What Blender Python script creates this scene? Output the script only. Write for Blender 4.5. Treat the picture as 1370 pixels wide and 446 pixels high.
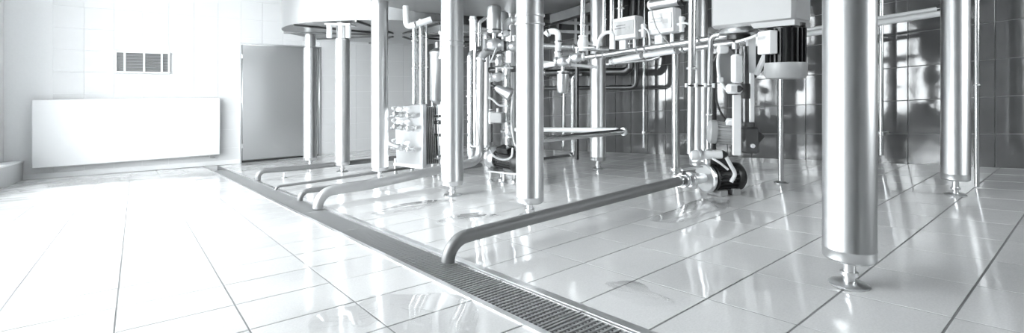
import bpy, bmesh, math, random
from mathutils import Vector, Matrix
random.seed(7)
for o in list(bpy.data.objects): bpy.data.objects.remove(o)
SC = bpy.context.scene
COL = SC.collection

# ------------------------------------------------------------------ camera, sky, light, exposure
S = 0.70                      # metres per unit of camera height; all room measurements below are in that unit
FPX, HORIZON, YAW = 641.63, 115.54, 0.6666
SA, SB, U0 = 0.0774, 0.017, 1.8      # fall of the floor along the drain, cross fall towards it, drain edge
CY, SY = math.cos(YAW), math.sin(YAW)
cam = bpy.data.cameras.new('camera'); cam_o = bpy.data.objects.new('camera', cam); COL.objects.link(cam_o)
cam.sensor_width = 36; cam.lens = FPX / 1370 * 36
cam.shift_y = -(223 - HORIZON) / 1370
cam.clip_start = 0.02; cam.clip_end = 200
cam_o.location = (0, 0, S); cam_o.rotation_euler = (math.pi / 2, 0, -YAW)
SC.camera = cam_o
W = bpy.data.worlds.new('overcast_sky'); SC.world = W; W.use_nodes = True
bg = W.node_tree.nodes['Background']; bg.inputs[0].default_value = (0.95, 0.98, 1.0, 1); bg.inputs[1].default_value = 5.0
SC.view_settings.view_transform = 'Standard'; SC.view_settings.look = 'None'
SC.view_settings.gamma = 1; SC.view_settings.use_curve_mapping = False
SC.view_settings.exposure = 1.62
WIN_U, WIN_V0, WIN_V1, WIN_Z0, WIN_Z1 = -2.45, 2.6, 13.3, -1.7, 3.4    # window band of the left wall

def V(u, v, z): return Vector((u * S, v * S, (z + 1) * S))
for k in range(3):                                   # portals guide the sampling of the sky through the window band
    l = bpy.data.lights.new('window_daylight', 'AREA'); l.shape = 'RECTANGLE'
    a = WIN_V0 + (WIN_V1 - WIN_V0) * k / 3; b = WIN_V0 + (WIN_V1 - WIN_V0) * (k + 1) / 3
    l.size = (WIN_Z1 - WIN_Z0) * S; l.size_y = (b - a) * S
    l.cycles.is_portal = True
    lo = bpy.data.objects.new('window_daylight', l); COL.objects.link(lo)
    lo.location = V(WIN_U - .12, (a + b) / 2, (WIN_Z0 + WIN_Z1) / 2); lo.rotation_euler = (0, -math.pi / 2, 0)
FW = (4.3, 7.0, 1.0, 2.8)                              # unseen window band behind the viewer, added for fill light (u0, u1, z0, z1)
l = bpy.data.lights.new('window_daylight', 'AREA'); l.shape = 'RECTANGLE'; l.cycles.is_portal = True
l.size = (FW[1] - FW[0]) * S; l.size_y = (FW[3] - FW[2]) * S
lo = bpy.data.objects.new('window_daylight', l); COL.objects.link(lo)
lo.location = V((FW[0] + FW[1]) / 2, -3.32, (FW[2] + FW[3]) / 2); lo.rotation_euler = (math.pi / 2, 0, 0)

def zf(u, v):                                         # height of the floor
    return -1 - SA * v + SB * abs(u - U0)
def ray(px, py):
    X = (px - 685) / FPX
    return X * CY + SY, -X * SY + CY, (HORIZON - py) / FPX
def at(px, py, u=None, v=None, d=None):               # survey point: sight line met with a plane of the room
    a, b, z = ray(px, py)
    k = d if d is not None else (u / a if u is not None else v / b)
    return Vector((a * k, b * k, z * k))
def W3(p): return V(*p)

# ------------------------------------------------------------------ materials
MATS = {}
def nodes(name):
    m = bpy.data.materials.new(name); m.use_nodes = True; MATS[name] = m
    return m, m.node_tree.nodes, m.node_tree.links, m.node_tree.nodes['Principled BSDF']
def plain(name, c, rough=.4, metal=0, var=.06, scale=8, bump=0.0, bscale=60, spec=.5, coat=0):
    m, n, l, p = nodes(name)
    tc = n.new('ShaderNodeTexCoord'); nz = n.new('ShaderNodeTexNoise'); nz.inputs['Scale'].default_value = scale
    nz.inputs['Detail'].default_value = 4
    l.new(tc.outputs['Object'], nz.inputs['Vector'])
    r = n.new('ShaderNodeMapRange'); r.inputs[3].default_value = 1 - var; r.inputs[4].default_value = 1 + var
    l.new(nz.outputs['Fac'], r.inputs[0])
    mx = n.new('ShaderNodeVectorMath'); mx.operation = 'SCALE'; mx.inputs[0].default_value = c if len(c) == 3 else c[:3]
    l.new(r.outputs[0], mx.inputs['Scale']); l.new(mx.outputs[0], p.inputs['Base Color'])
    rr = n.new('ShaderNodeMapRange'); rr.inputs[3].default_value = max(.02, rough * (1 - 3 * var)); rr.inputs[4].default_value = min(1, rough * (1 + 3 * var))
    l.new(nz.outputs['Fac'], rr.inputs[0]); l.new(rr.outputs[0], p.inputs['Roughness'])
    p.inputs['Metallic'].default_value = metal; p.inputs['Specular IOR Level'].default_value = spec
    p.inputs['Coat Weight'].default_value = coat
    if bump:
        n2 = n.new('ShaderNodeTexNoise'); n2.inputs['Scale'].default_value = bscale; l.new(tc.outputs['Object'], n2.inputs['Vector'])
        b = n.new('ShaderNodeBump'); b.inputs['Strength'].default_value = bump; b.inputs['Distance'].default_value = .004
        l.new(n2.outputs['Fac'], b.inputs['Height']); l.new(b.outputs[0], p.inputs['Normal'])
    return m
def g(x, cool=.006): return (x * (1 - cool), x, x * (1 + cool))
def brushed(name, c, rough, stretch):                 # fine grain drawn along one axis
    m, n, l, p = nodes(name)
    tc = n.new('ShaderNodeTexCoord'); mp = n.new('ShaderNodeMapping'); mp.inputs['Scale'].default_value = stretch
    l.new(tc.outputs['Object'], mp.inputs[0])
    nz = n.new('ShaderNodeTexNoise'); nz.inputs['Scale'].default_value = 1; nz.inputs['Detail'].default_value = 5; l.new(mp.outputs[0], nz.inputs['Vector'])
    r = n.new('ShaderNodeMapRange'); r.inputs[3].default_value = rough * .92; r.inputs[4].default_value = rough * 1.1
    l.new(nz.outputs['Fac'], r.inputs[0]); l.new(r.outputs[0], p.inputs['Roughness'])
    p.inputs['Base Color'].default_value = (*c, 1); p.inputs['Metallic'].default_value = 1
    return m
brushed('steel', g(.66), .36, (30, 30, .6))
brushed('pipe_steel', g(.66), .24, (40, 40, 40))
brushed('tank_steel', g(.52), .42, (6, 6, .5))
plain('lit_dull_steel', g(.46), .4, .6, .06, 20)  # lighter dull steel; light on the thick riser put into its colour
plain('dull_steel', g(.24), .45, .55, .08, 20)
brushed('door_steel', g(.62), .30, (40, 40, 3))
plain('grating_steel', g(.42), .5, .7, .12, 30)
plain('frame_steel', g(.82), .3, 1, .05, 12)
plain('white_paint', g(.86), .35, 0, .02, 5)
plain('white_plastic', g(.82), .4, 0, .03, 10)
plain('grey_paint', g(.36), .35, 0, .05, 10)
plain('slat_grey', g(.36), .5, 0, .05, 10)
plain('cast_alloy', g(.62), .4, 1, .1, 25, .2)
plain('black_paint', g(.018), .35, 0, .2, 20)
plain('dark_rubber', g(.03), .6, 0, .15, 20)
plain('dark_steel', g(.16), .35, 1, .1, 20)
plain('cable_white', g(.8), .45, 0, .03, 10)
plain('plaster', g(.88), .7, 0, .02, 3)
plain('ceiling_paint', g(.80), .8, 0, .02, 3)
plain('grout_floor', g(.20), .8, 0, .15, 40)
plain('grout_white', g(.84), .7, 0, .03, 40)
plain('grout_grey', g(.30), .8, 0, .1, 40)
plain('asphalt', g(.5), .8, 0, .1, 3)
plain('tile_white', g(.74), .18, 0, .015, 5, .05, 20)
plain('tile_dark', g(.095), .06, 0, .2, 6, .04, 14, 1.0)
plain('plinth_paint', g(.6), .5, 0, .04, 6)
plain('screen_grey', g(.45), .15, 0, .05, 20)
plain('trough_dark', g(.06), .6, 0, .2, 10)
def floor_mat():
    m, n, l, p = nodes('tile_floor')
    ge = n.new('ShaderNodeNewGeometry'); oi = n.new('ShaderNodeObjectInfo')
    nz = n.new('ShaderNodeTexNoise'); nz.inputs['Scale'].default_value = 1.6; nz.inputs['Detail'].default_value = 5
    l.new(ge.outputs['Position'], nz.inputs['Vector'])
    fine = n.new('ShaderNodeTexNoise'); fine.inputs['Scale'].default_value = 160; fine.inputs['Detail'].default_value = 2
    l.new(ge.outputs['Position'], fine.inputs['Vector'])
    cr = n.new('ShaderNodeMapRange'); cr.inputs[3].default_value = .60; cr.inputs[4].default_value = .68; l.new(oi.outputs['Random'], cr.inputs[0])
    sp = n.new('ShaderNodeMapRange'); sp.inputs[3].default_value = .86; sp.inputs[4].default_value = 1.12; l.new(fine.outputs['Fac'], sp.inputs[0])
    mu = n.new('ShaderNodeMath'); mu.operation = 'MULTIPLY'; l.new(cr.outputs[0], mu.inputs[0]); l.new(sp.outputs[0], mu.inputs[1])
    co = n.new('ShaderNodeCombineColor')
    for i in range(3): l.new(mu.outputs[0], co.inputs[i])
    l.new(co.outputs[0], p.inputs['Base Color'])
    ramp = n.new('ShaderNodeMapRange'); ramp.inputs[1].default_value = .42; ramp.inputs[2].default_value = .62
    ramp.inputs[3].default_value = .05; ramp.inputs[4].default_value = .20      # wet sheen in patches
    l.new(nz.outputs['Fac'], ramp.inputs[0]); l.new(ramp.outputs[0], p.inputs['Roughness'])
    p.inputs['Specular IOR Level'].default_value = .75
    wv = n.new('ShaderNodeTexNoise'); wv.inputs['Scale'].default_value = 9; wv.inputs['Detail'].default_value = 1
    l.new(ge.outputs['Position'], wv.inputs['Vector'])
    b = n.new('ShaderNodeBump'); b.inputs['Strength'].default_value = .25; b.inputs['Distance'].default_value = .004
    l.new(wv.outputs['Fac'], b.inputs['Height']); l.new(b.outputs[0], p.inputs['Normal'])
floor_mat()
def clear(name, ior, tint):                           # thin clear layer: lets light through, mirrors at grazing angles
    m, n, l, p = nodes(name); n.remove(p)
    t = n.new('ShaderNodeBsdfTransparent'); t.inputs[0].default_value = tint
    gl = n.new('ShaderNodeBsdfGlossy'); gl.inputs['Roughness'].default_value = .01
    lw = n.new('ShaderNodeLayerWeight'); pw = n.new('ShaderNodeMath'); pw.operation = 'POWER'; pw.inputs[1].default_value = 5
    l.new(lw.outputs['Facing'], pw.inputs[0])
    f = n.new('ShaderNodeMapRange'); f.inputs[3].default_value = ((ior - 1) / (ior + 1)) ** 2; f.inputs[4].default_value = 1; l.new(pw.outputs[0], f.inputs[0])
    x = n.new('ShaderNodeMixShader'); l.new(f.outputs[0], x.inputs[0]); l.new(t.outputs[0], x.inputs[1]); l.new(gl.outputs[0], x.inputs[2])
    l.new(x.outputs[0], n['Material Output'].inputs[0])
clear('window_glass', 1.45, (.97, .98, .98, 1)); clear('water', 1.33, (1, 1, 1, 1))

# ------------------------------------------------------------------ mesh helpers
def basis(d):
    d = Vector(d).normalized()
    a = Vector((0, 0, 1)) if abs(d.z) < .9 else Vector((1, 0, 0))
    x = d.cross(a).normalized(); y = d.cross(x).normalized()
    return x, y, d
class MB:                                             # collects shapes (in room units) for ONE mesh object
    def __init__(s): s.v = []; s.f = []
    def add(s, vs, fs):
        k = len(s.v); s.v += [Vector(p) for p in vs]; s.f += [tuple(i + k for i in f) for f in fs]; return s
    def box(s, c, size, rot=None, ch=None):           # chamfered box
        c = Vector(c); h = Vector(size) / 2
        ch = min(h) * .18 if ch is None else ch
        rot = rot or Matrix.Identity(3)
        bm = bmesh.new(); bmesh.ops.create_cube(bm, size=1)
        for q in bm.verts: q.co = Vector((q.co.x * 2 * h.x, q.co.y * 2 * h.y, q.co.z * 2 * h.z))
        if ch > 0: bmesh.ops.bevel(bm, geom=bm.edges[:], offset=ch, segments=1, affect='EDGES', profile=.5)
        bm.verts.ensure_lookup_table()
        s.add([c + rot @ q.co for q in bm.verts], [[q.index for q in f.verts] for f in bm.faces]); bm.free(); return s
    def lathe(s, o, d, prof, n=24):                   # profile of (distance along d, radius)
        x, y, z = basis(d); o = Vector(o); vs = []; fs = []
        for (t, r) in prof:
            for i in range(n):
                a = 2 * math.pi * i / n; vs.append(o + z * t + (x * math.cos(a) + y * math.sin(a)) * r)
        for k in range(len(prof) - 1):
            for i in range(n):
                j = (i + 1) % n; fs.append((k * n + i, k * n + j, k * n + n + j, k * n + n + i))
        if prof[0][1] > 1e-6: fs.append(tuple(range(n))[::-1])
        if prof[-1][1] > 1e-6: fs.append(tuple((len(prof) - 1) * n + i for i in range(n)))
        return s.add(vs, fs)
    def cyl(s, a, b, r, n=20, r2=None, e=.12):
        a = Vector(a); b = Vector(b); L = (b - a).length; r2 = r if r2 is None else r2; k = min(r * e, L * .3)
        return s.lathe(a, b - a, [(0, r - k), (k, r), (L - k, r2), (L, r2 - k)], n)
    def ball(s, c, r, n=14, sq=1):
        return s.lathe(Vector(c) - Vector((0, 0, r * sq)), (0, 0, 1), [(r * sq * (1 - math.cos(math.pi * k / 8)), max(1e-4, r * math.sin(math.pi * k / 8))) for k in range(9)], n)
    def sweep(s, pts, r, n=14, caps=True, flat=None):
        pts = [Vector(p) for p in pts]; N = len(pts); T = []
        for i in range(N):
            d = (pts[min(i + 1, N - 1)] - pts[max(i - 1, 0)]); T.append(d.normalized())
        x, y, _ = basis(T[0]); vs = []; fs = []
        for i in range(N):
            if i:
                ax = T[i - 1].cross(T[i])
                if ax.length > 1e-7:
                    R = Matrix.Rotation(T[i - 1].angle(T[i]), 3, ax.normalized()); x = R @ x; y = R @ y
            for k in range(n):
                a = 2 * math.pi * k / n; vs.append(pts[i] + (x * math.cos(a) + y * math.sin(a)) * r)
        for i in range(N - 1):
            for k in range(n):
                j = (k + 1) % n; fs.append((i * n + k, i * n + j, i * n + n + j, i * n + n + k))
        if caps: fs += [tuple(range(n))[::-1], tuple((N - 1) * n + k for k in range(n))]
        return s.add(vs, fs)
    def prism(s, poly, off):                          # polygon pushed along a vector
        n = len(poly); off = Vector(off); P = [Vector(p) for p in poly]
        return s.add(P + [p + off for p in P], [tuple(range(n))[::-1], tuple(range(n, 2 * n))] + [(i, (i + 1) % n, n + (i + 1) % n, n + i) for i in range(n)])
    def build(s, name, mat, parent=None, ang=38, label=None):
        base = parent_base(parent)
        me = bpy.data.meshes.new(name)
        me.from_pydata([W3(p) - base for p in s.v], [], s.f)
        bm = bmesh.new(); bm.from_mesh(me); bmesh.ops.recalc_face_normals(bm, faces=bm.faces[:]); bm.to_mesh(me); bm.free()
        me.materials.append(MATS[mat])
        for p in me.polygons: p.use_smooth = True
        me.set_sharp_from_angle(angle=math.radians(ang))
        o = bpy.data.objects.new(name, me); COL.objects.link(o); o.parent = parent
        if label: o['label'] = label
        return o
BASE = {}
def parent_base(p):
    b = Vector((0, 0, 0))
    while p is not None: b += p.location; p = p.parent
    return b
def fillet(pts, R, n=7):
    pts = [Vector(p) for p in pts]; out = [pts[0]]
    for i in range(1, len(pts) - 1):
        a, b, c = pts[i - 1], pts[i], pts[i + 1]
        d1 = (a - b); d2 = (c - b); ang = d1.angle(d2)
        if ang > 3.1: out.append(b); continue
        t = min(R / math.tan(ang / 2), d1.length * (.9 if i == 1 else .48), d2.length * (.9 if i == len(pts) - 2 else .48)); r = t * math.tan(ang / 2)
        d1.normalize(); d2.normalize()
        cen = b + (d1 + d2).normalized() * (r / math.sin(ang / 2))
        p1 = b + d1 * t - cen; p2 = b + d2 * t - cen
        tot = p1.angle(p2); ax = p1.cross(p2).normalized()
        for k in range(n + 1): out.append(cen + Matrix.Rotation(tot * k / n, 3, ax) @ p1)
    out.append(pts[-1]); return out
def curve(pts, n=8):                                  # smooth hose through points
    pts = [Vector(p) for p in pts]; P = [2 * pts[0] - pts[1]] + pts + [2 * pts[-1] - pts[-2]]; out = []
    for i in range(1, len(P) - 2):
        for k in range(n):
            t = k / n; a, b, c, d = P[i - 1:i + 3]
            out.append(.5 * ((2 * b) + (c - a) * t + (2 * a - 5 * b + 4 * c - d) * t * t + (3 * b - a - 3 * c + d) * t ** 3))
    out.append(pts[-1]); return out
def tag(o, label, cat, group=None):
    o['label'] = label; o['category'] = cat
    if group: o['group'] = group
    return o
def thing(name, label, cat, base, group=None):        # an Empty at the thing's base that parents its parts
    o = bpy.data.objects.new(name, None); COL.objects.link(o); o.location = V(*base); o.empty_display_size = .1
    return tag(o, label, cat, group)
def struct(o, label=None, cat=None):
    o['kind'] = 'structure'
    if label: o['label'] = label
    if cat: o['category'] = cat
    return o
def along(path, t):
    L = [0]
    for i in range(1, len(path)): L.append(L[-1] + (path[i] - path[i - 1]).length)
    d = t * L[-1]
    for i in range(1, len(path)):
        if L[i] >= d - 1e-9:
            k = (d - L[i - 1]) / max(1e-9, L[i] - L[i - 1]); return path[i - 1].lerp(path[i], k), (path[i] - path[i - 1]).normalized()
def ring(p, d, r, w, k=1.5):
    p = Vector(p); d = Vector(d).normalized()
    return MB().lathe(p - d * w / 2, d, [(0, r * .9), (0, r * k * .95), (w * .2, r * k), (w * .8, r * k), (w, r * k * .95), (w, r * .9)], 18)
def pipe(name, label, cat, pts, r, R=None, mat='pipe_steel', flanges=(), clamps=(), group=None, smooth=False, caps=True, n=16, base=None):
    path = curve(pts) if smooth else fillet(pts, R if R else r * 2.6)
    path = [Vector(p) for p in path]
    if not flanges and not clamps:
        return tag(MB().sweep(path, r, n, caps).build(name, mat), label, cat, group)
    b = min(path, key=lambda p: p.z)
    t = thing(name, label, cat, base or (b.x, b.y, b.z - r), group)
    MB().sweep(path, r, n, caps).build('tube', mat, t)
    for f in flanges:
        p, d = along(path, f); ring(p, d, r, r * .9, 1.55).build('flange', 'frame_steel', t)
    for f in clamps:
        p, d = along(path, f); cl = ring(p, d, r, r * .55, 1.3).build('clamp', 'frame_steel', t)
        x, y, _ = basis(d)
        MB().cyl(p + x * r * 1.2 - y * r * .5, p + x * r * 1.2 + y * r * .5, r * .22, 8).build('clamp_screw', 'dark_steel', cl)
    return t

# ------------------------------------------------------------------ the room shell
U_R, V_B, U_L, V_N, Z_C = 8.05, 15.5, -2.0, -3.0, 4.6
DU0, DU1 = 1.47, 1.80                                 # drain trench
def tile_mesh(name, a, b, t, mat, shear=0.0):         # chamfered slab: a x b, thickness t, top face at local z = 0; sheared along b
    e = .0015; vs = []
    for (k, z) in ((0, -t), (0, -e * .7), (e, 0)):
        for (x, y) in ((-a / 2 + k, -b / 2 + k), (a / 2 - k, -b / 2 + k), (a / 2 - k, b / 2 - k), (-a / 2 + k, b / 2 - k)): vs.append(Vector((x, y + shear * x, z)) * S)
    fs = [(8, 9, 10, 11)] + [(r * 4 + i, r * 4 + (i + 1) % 4, r * 4 + 4 + (i + 1) % 4, r * 4 + 4 + i) for r in (0, 1) for i in range(4)]
    me = bpy.data.meshes.new(name); me.from_pydata(vs, [], fs); me.materials.append(MATS[mat]); return me
TILE_CACHE = {}
def put_tile(parent, a, b, t, mat, M, shear=0.0):
    key = (round(a, 3), round(b, 3), mat, shear)
    if key not in TILE_CACHE: TILE_CACHE[key] = tile_mesh('tile', a, b, t, mat, shear)
    o = bpy.data.objects.new('tile', TILE_CACHE[key]); COL.objects.link(o); o.parent = parent; o.matrix_local = M
    return o
def floor_side(ua, ub, u_first, sgn, label):
    slab = MB()
    q = [(ua, V_N), (ub, V_N), (ub, V_B), (ua, V_B)]
    top = [(u, v, zf(u, v) - .003) for u, v in q]; bot = [(u, v, zf(u, v) - .20) for u, v in q]
    slab.add(top + bot, [(0, 1, 2, 3), (7, 6, 5, 4), (0, 4, 5, 1), (1, 5, 6, 2), (2, 6, 7, 3), (3, 7, 4, 0)])
    fl = struct(slab.build('floor', 'grout_floor'), label, 'floor')
    TB, TA, gap = .516, .4305, .008
    cells = []
    us = []
    k = u_first
    while k > ua: k -= TB
    while k < ub:
        a, b = max(k, ua), min(k + TB, ub)
        if b - a > .03: us.append((a, b))
        k += TB
    v = .4584 - 9 * TA
    while v < V_B:
        a, b = max(v, V_N), min(v + TA, V_B)
        if b - a > .03: cells += [(ua_, ub_, a, b) for ua_, ub_ in us]
        v += TA
    def vis(c):
        u, v = (c[0] + c[1]) / 2, (c[2] + c[3]) / 2
        Z = u * SY + v * CY; X = u * CY - v * SY
        if Z < .6 or abs(X / Z) > 1.25: return 1e3 + abs(Z)
        return Z
    cells.sort(key=vis)
    nrm = Vector((-sgn * SB, SA, 1)).normalized()
    ax = Vector((1, 0, sgn * SB)).normalized(); ay = nrm.cross(ax)
    R0 = Matrix((ax, ay, nrm)).transposed()
    rest = MB()
    for i, (a, b, c, d) in enumerate(cells):
        cu, cv = (a + b) / 2, (c + d) / 2
        tx, ty = random.gauss(0, .0016), random.gauss(0, .0016)
        R = R0 @ Matrix.Rotation(tx, 3, 'X') @ Matrix.Rotation(ty, 3, 'Y')
        if i < 300:
            put_tile(fl, b - a - gap, d - c - gap, .05, 'tile_floor', Matrix.Translation(V(cu, cv, zf(cu, cv) - .001)) @ R.to_4x4())
        else:
            h = gap / 2
            p = [(a + h, c + h), (b - h, c + h), (b - h, d - h), (a + h, d - h)]
            tp = [(u, v, zf(u, v)) for u, v in p]
            rest.add(tp + [(x, y, z - .05) for x, y, z in tp], [(0, 1, 2, 3), (0, 4, 5, 1), (1, 5, 6, 2), (2, 6, 7, 3), (3, 7, 4, 0)])
    if rest.v:
        o = rest.build('tile_field', 'tile_floor', fl, 20); o['kind'] = 'stuff'
floor_side(U_L, DU0, -.0787, -1, 'pale glossy tiled floor between the window ledge and the drain')
floor_side(DU1, U_R, DU1, 1, 'wet glossy tiled floor under the tanks, right of the drain')

def quad_slab(pts, off):
    return MB().prism(pts, off)
# right wall: dark glazed tiles, rows follow the fall of the floor
wr = struct(quad_slab([(U_R + .012, V_N, -2.6), (U_R + .012, V_B + .3, -2.6), (U_R + .012, V_B + .3, Z_C), (U_R + .012, V_N, Z_C)], (.3, 0, 0)).build('wall_right', 'grout_grey'), 'dark glazed tile wall behind the tanks and pipework', 'wall')
TW, TH = .41, .4455
Mr = Matrix(((0, 0, -1), (-1, 0, 0), (0, 1, 0)))      # local x -> -v, y -> z, normal -> -u
cells = []
for j in range(-9, 36):
    vc = .93 + TW * (j + .5)
    if vc < V_N + .2 or vc > V_B - .22: continue
    for k in range(-4, 10):
        zc = -.119 - SA * (vc - .88) + TH * (k + .5)
        if zc + TH / 2 < zf(U_R, vc) + .02 or zc > Z_C - .25: continue
        Z = U_R * SY + vc * CY; X = U_R * CY - vc * SY
        out = 0 if (abs(X / Z) < 1.1 and -1.0 < zc / Z < .21) else 50
        cells.append((out + Z, vc, zc))
cells.sort(); rest = MB()
for i, (_, vc, zc) in enumerate(cells):
    lo = zf(U_R, vc) - .02; a = max(zc - TH / 2, lo); b = zc + TH / 2
    if b - a < TH - .01: a = min(a, b - .05)
    R = Mr @ Matrix.Rotation(random.gauss(0, .0012), 3, 'X') @ Matrix.Rotation(random.gauss(0, .0012), 3, 'Y')
    hgt = round((b - a) / .06) * .06 if b - a < TH - .01 else TH
    cz = b - hgt / 2
    if i < 300: put_tile(wr, TW - .010, hgt - .010, .04, 'tile_dark', Matrix.Translation(V(U_R, vc, cz)) @ R.to_4x4(), SA)
    else:
        h = .005; q = [(U_R, vc - TW / 2 + h, cz - hgt / 2 + h), (U_R, vc + TW / 2 - h, cz - hgt / 2 + h), (U_R, vc + TW / 2 - h, cz + hgt / 2 - h), (U_R, vc - TW / 2 + h, cz + hgt / 2 - h)]
        q = [(u, v, z - SA * (v - vc)) for u, v, z in q]; rest.prism(q, (.03, 0, 0))
o = rest.build('tile_field', 'tile_dark', wr, 20); o['kind'] = 'stuff'
# back wall: white tiles
wb = struct(quad_slab([(U_L - .6, V_B + .012, -2.6), (U_R, V_B + .012, -2.6), (U_R, V_B + .012, Z_C), (U_L - .6, V_B + .012, Z_C)], (0, .3, 0)).build('wall_back', 'grout_white'), 'white tiled wall with the radiator, vent and steel door', 'wall')
Mb = Matrix(((1, 0, 0), (0, 0, -1), (0, 1, 0)))
cells = []
DOOR = (2.37, 4.53, -2.19, 1.205)
for i in range(-3, 15):
    a, b = max(.15 + .555 * i, U_L - .5), min(.15 + .555 * (i + 1), U_R)
    if b - a < .05: continue
    for k in range(-5, 12):
        c, d = .345 + .52 * k, .345 + .52 * (k + 1)
        c = max(c, -2.14)
        if d < -2.1 or d > Z_C: continue
        if a < DOOR[1] and b > DOOR[0] and c < DOOR[3] and d > DOOR[2]:   # cut round the door
            if a < DOOR[0]: b = DOOR[0]; 
            elif b > DOOR[1]: a = DOOR[1]
            elif d > DOOR[3] + .04: c = DOOR[3]
            else: continue
        if b - a > .04: cells.append((abs(.5 * (c + d)), a, b, c, d))
        a, b = max(.15 + .555 * i, U_L - .5), min(.15 + .555 * (i + 1), U_R)
cells.sort(); rest = MB()
for i, (_, a, b, c, d) in enumerate(cells):
    if i < 300: put_tile(wb, b - a - .009, d - c - .009, .04, 'tile_white', Matrix.Translation(V((a + b) / 2, V_B, (c + d) / 2)) @ (Mb @ Matrix.Rotation(random.gauss(0, .001), 3, 'X')).to_4x4())
    else: rest.prism([(a, V_B, c), (b - .008, V_B, c), (b - .008, V_B, d - .008), (a, V_B, d - .008)], (0, .03, 0))
if rest.v:
    o = rest.build('tile_field', 'tile_white', wb, 20); o['kind'] = 'stuff'
# left wall with the window band
wl = MB()
UW = U_L - .31
def wallbox(v0, v1, z0, z1): wl.prism([(U_L - .6, v0, z0), (U_L - .6, v1, z0), (U_L - .6, v1, z1), (U_L - .6, v0, z1)], (.29, 0, 0))
wallbox(V_N, WIN_V0, -2.6, Z_C); wallbox(WIN_V0, WIN_V1, WIN_Z1, Z_C); wallbox(WIN_V1, V_B, -2.6, Z_C)
def zl(v): return zf(U_L, v) + .40
wl.prism([(U_L - .6, WIN_V0, -2.6), (U_L - .6, WIN_V1, -2.6), (U_L - .6, WIN_V1, zl(WIN_V1)), (U_L - .6, WIN_V0, zl(WIN_V0))], (.29, 0, 0))
struct(wl.build('wall_left', 'plaster'), 'white window wall beside the low ledge', 'wall')
lg = MB().prism([(UW, V_N, -2.6), (UW, V_B, -2.6), (UW, V_B, zl(V_B)), (UW, V_N, zl(V_N))], (.31, 0, 0))
struct(lg.build('trim_1', 'plinth_paint'), 'low grey ledge along the window wall', 'trim')
struct(MB().prism([(UW, V_N, zl(V_N)), (UW, V_B, zl(V_B)), (UW, V_B, zl(V_B) + .035), (UW, V_N, zl(V_N) + .035)], (.33, 0, 0)).build('trim_2', 'white_paint'), 'white capping of the low window ledge', 'trim')
wf = MB()
for u0, u1, z0, z1 in ((U_L - .6, FW[0], -2.6, Z_C), (FW[1], U_R + .3, -2.6, Z_C), (FW[0], FW[1], -2.6, FW[2]), (FW[0], FW[1], FW[3], Z_C)):
    wf.prism([(u0, V_N, z0), (u1, V_N, z0), (u1, V_N, z1), (u0, V_N, z1)], (0, -.3, 0))
struct(wf.build('wall_front', 'tile_dark'), 'dark wall behind the viewer', 'wall')
wn = thing('window_5', 'wide white-framed fill window, added unseen in the wall behind the viewer', 'window', ((FW[0] + FW[1]) / 2, V_N - .15, FW[2])); struct(wn)
for z in (FW[2] + .05, FW[3] - .05): MB().box(((FW[0] + FW[1]) / 2, V_N - .15, z), (FW[1] - FW[0], .12, .1), None, .01).build('window_frame', 'white_paint', wn)
for k in range(5):
    u = FW[0] + .05 + (FW[1] - FW[0] - .1) * k / 4; MB().box((u, V_N - .15, (FW[2] + FW[3]) / 2), (.1, .12, FW[3] - FW[2] - .2), None, .01).build('mullion', 'white_paint', wn)
    if k < 4:
        w = (FW[1] - FW[0] - .1) / 4 - .1
        MB().box((u + .05 + w / 2, V_N - .15, (FW[2] + FW[3]) / 2), (w, .012, FW[3] - FW[2] - .2), None, 0).build('pane', 'window_glass', wn)
struct(MB().prism([(U_L - .6, V_N - .3, Z_C), (U_R + .3, V_N - .3, Z_C), (U_R + .3, V_B + .3, Z_C), (U_L - .6, V_B + .3, Z_C)], (0, 0, .3)).build('ceiling', 'ceiling_paint'), 'white ceiling', 'ceiling')
struct(MB().prism([(-60, -50, -2.7), (60, -50, -2.7), (60, 60, -2.7), (-60, 60, -2.7)], (0, 0, -.2)).build('ground', 'asphalt'), 'pale yard outside the windows', 'ground')
# skirting of the back wall
sk = MB().prism([(U_L, V_B, zf(U_L, V_B)), (2.36, V_B, zf(2.36, V_B)), (2.36, V_B, zf(2.36, V_B) + .12), (U_L, V_B, zf(U_L, V_B) + .12)], (0, -.03, 0))
struct(sk.build('baseboard_back', 'grout_white'), 'white tiled skirting of the back wall', 'baseboard')
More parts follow.
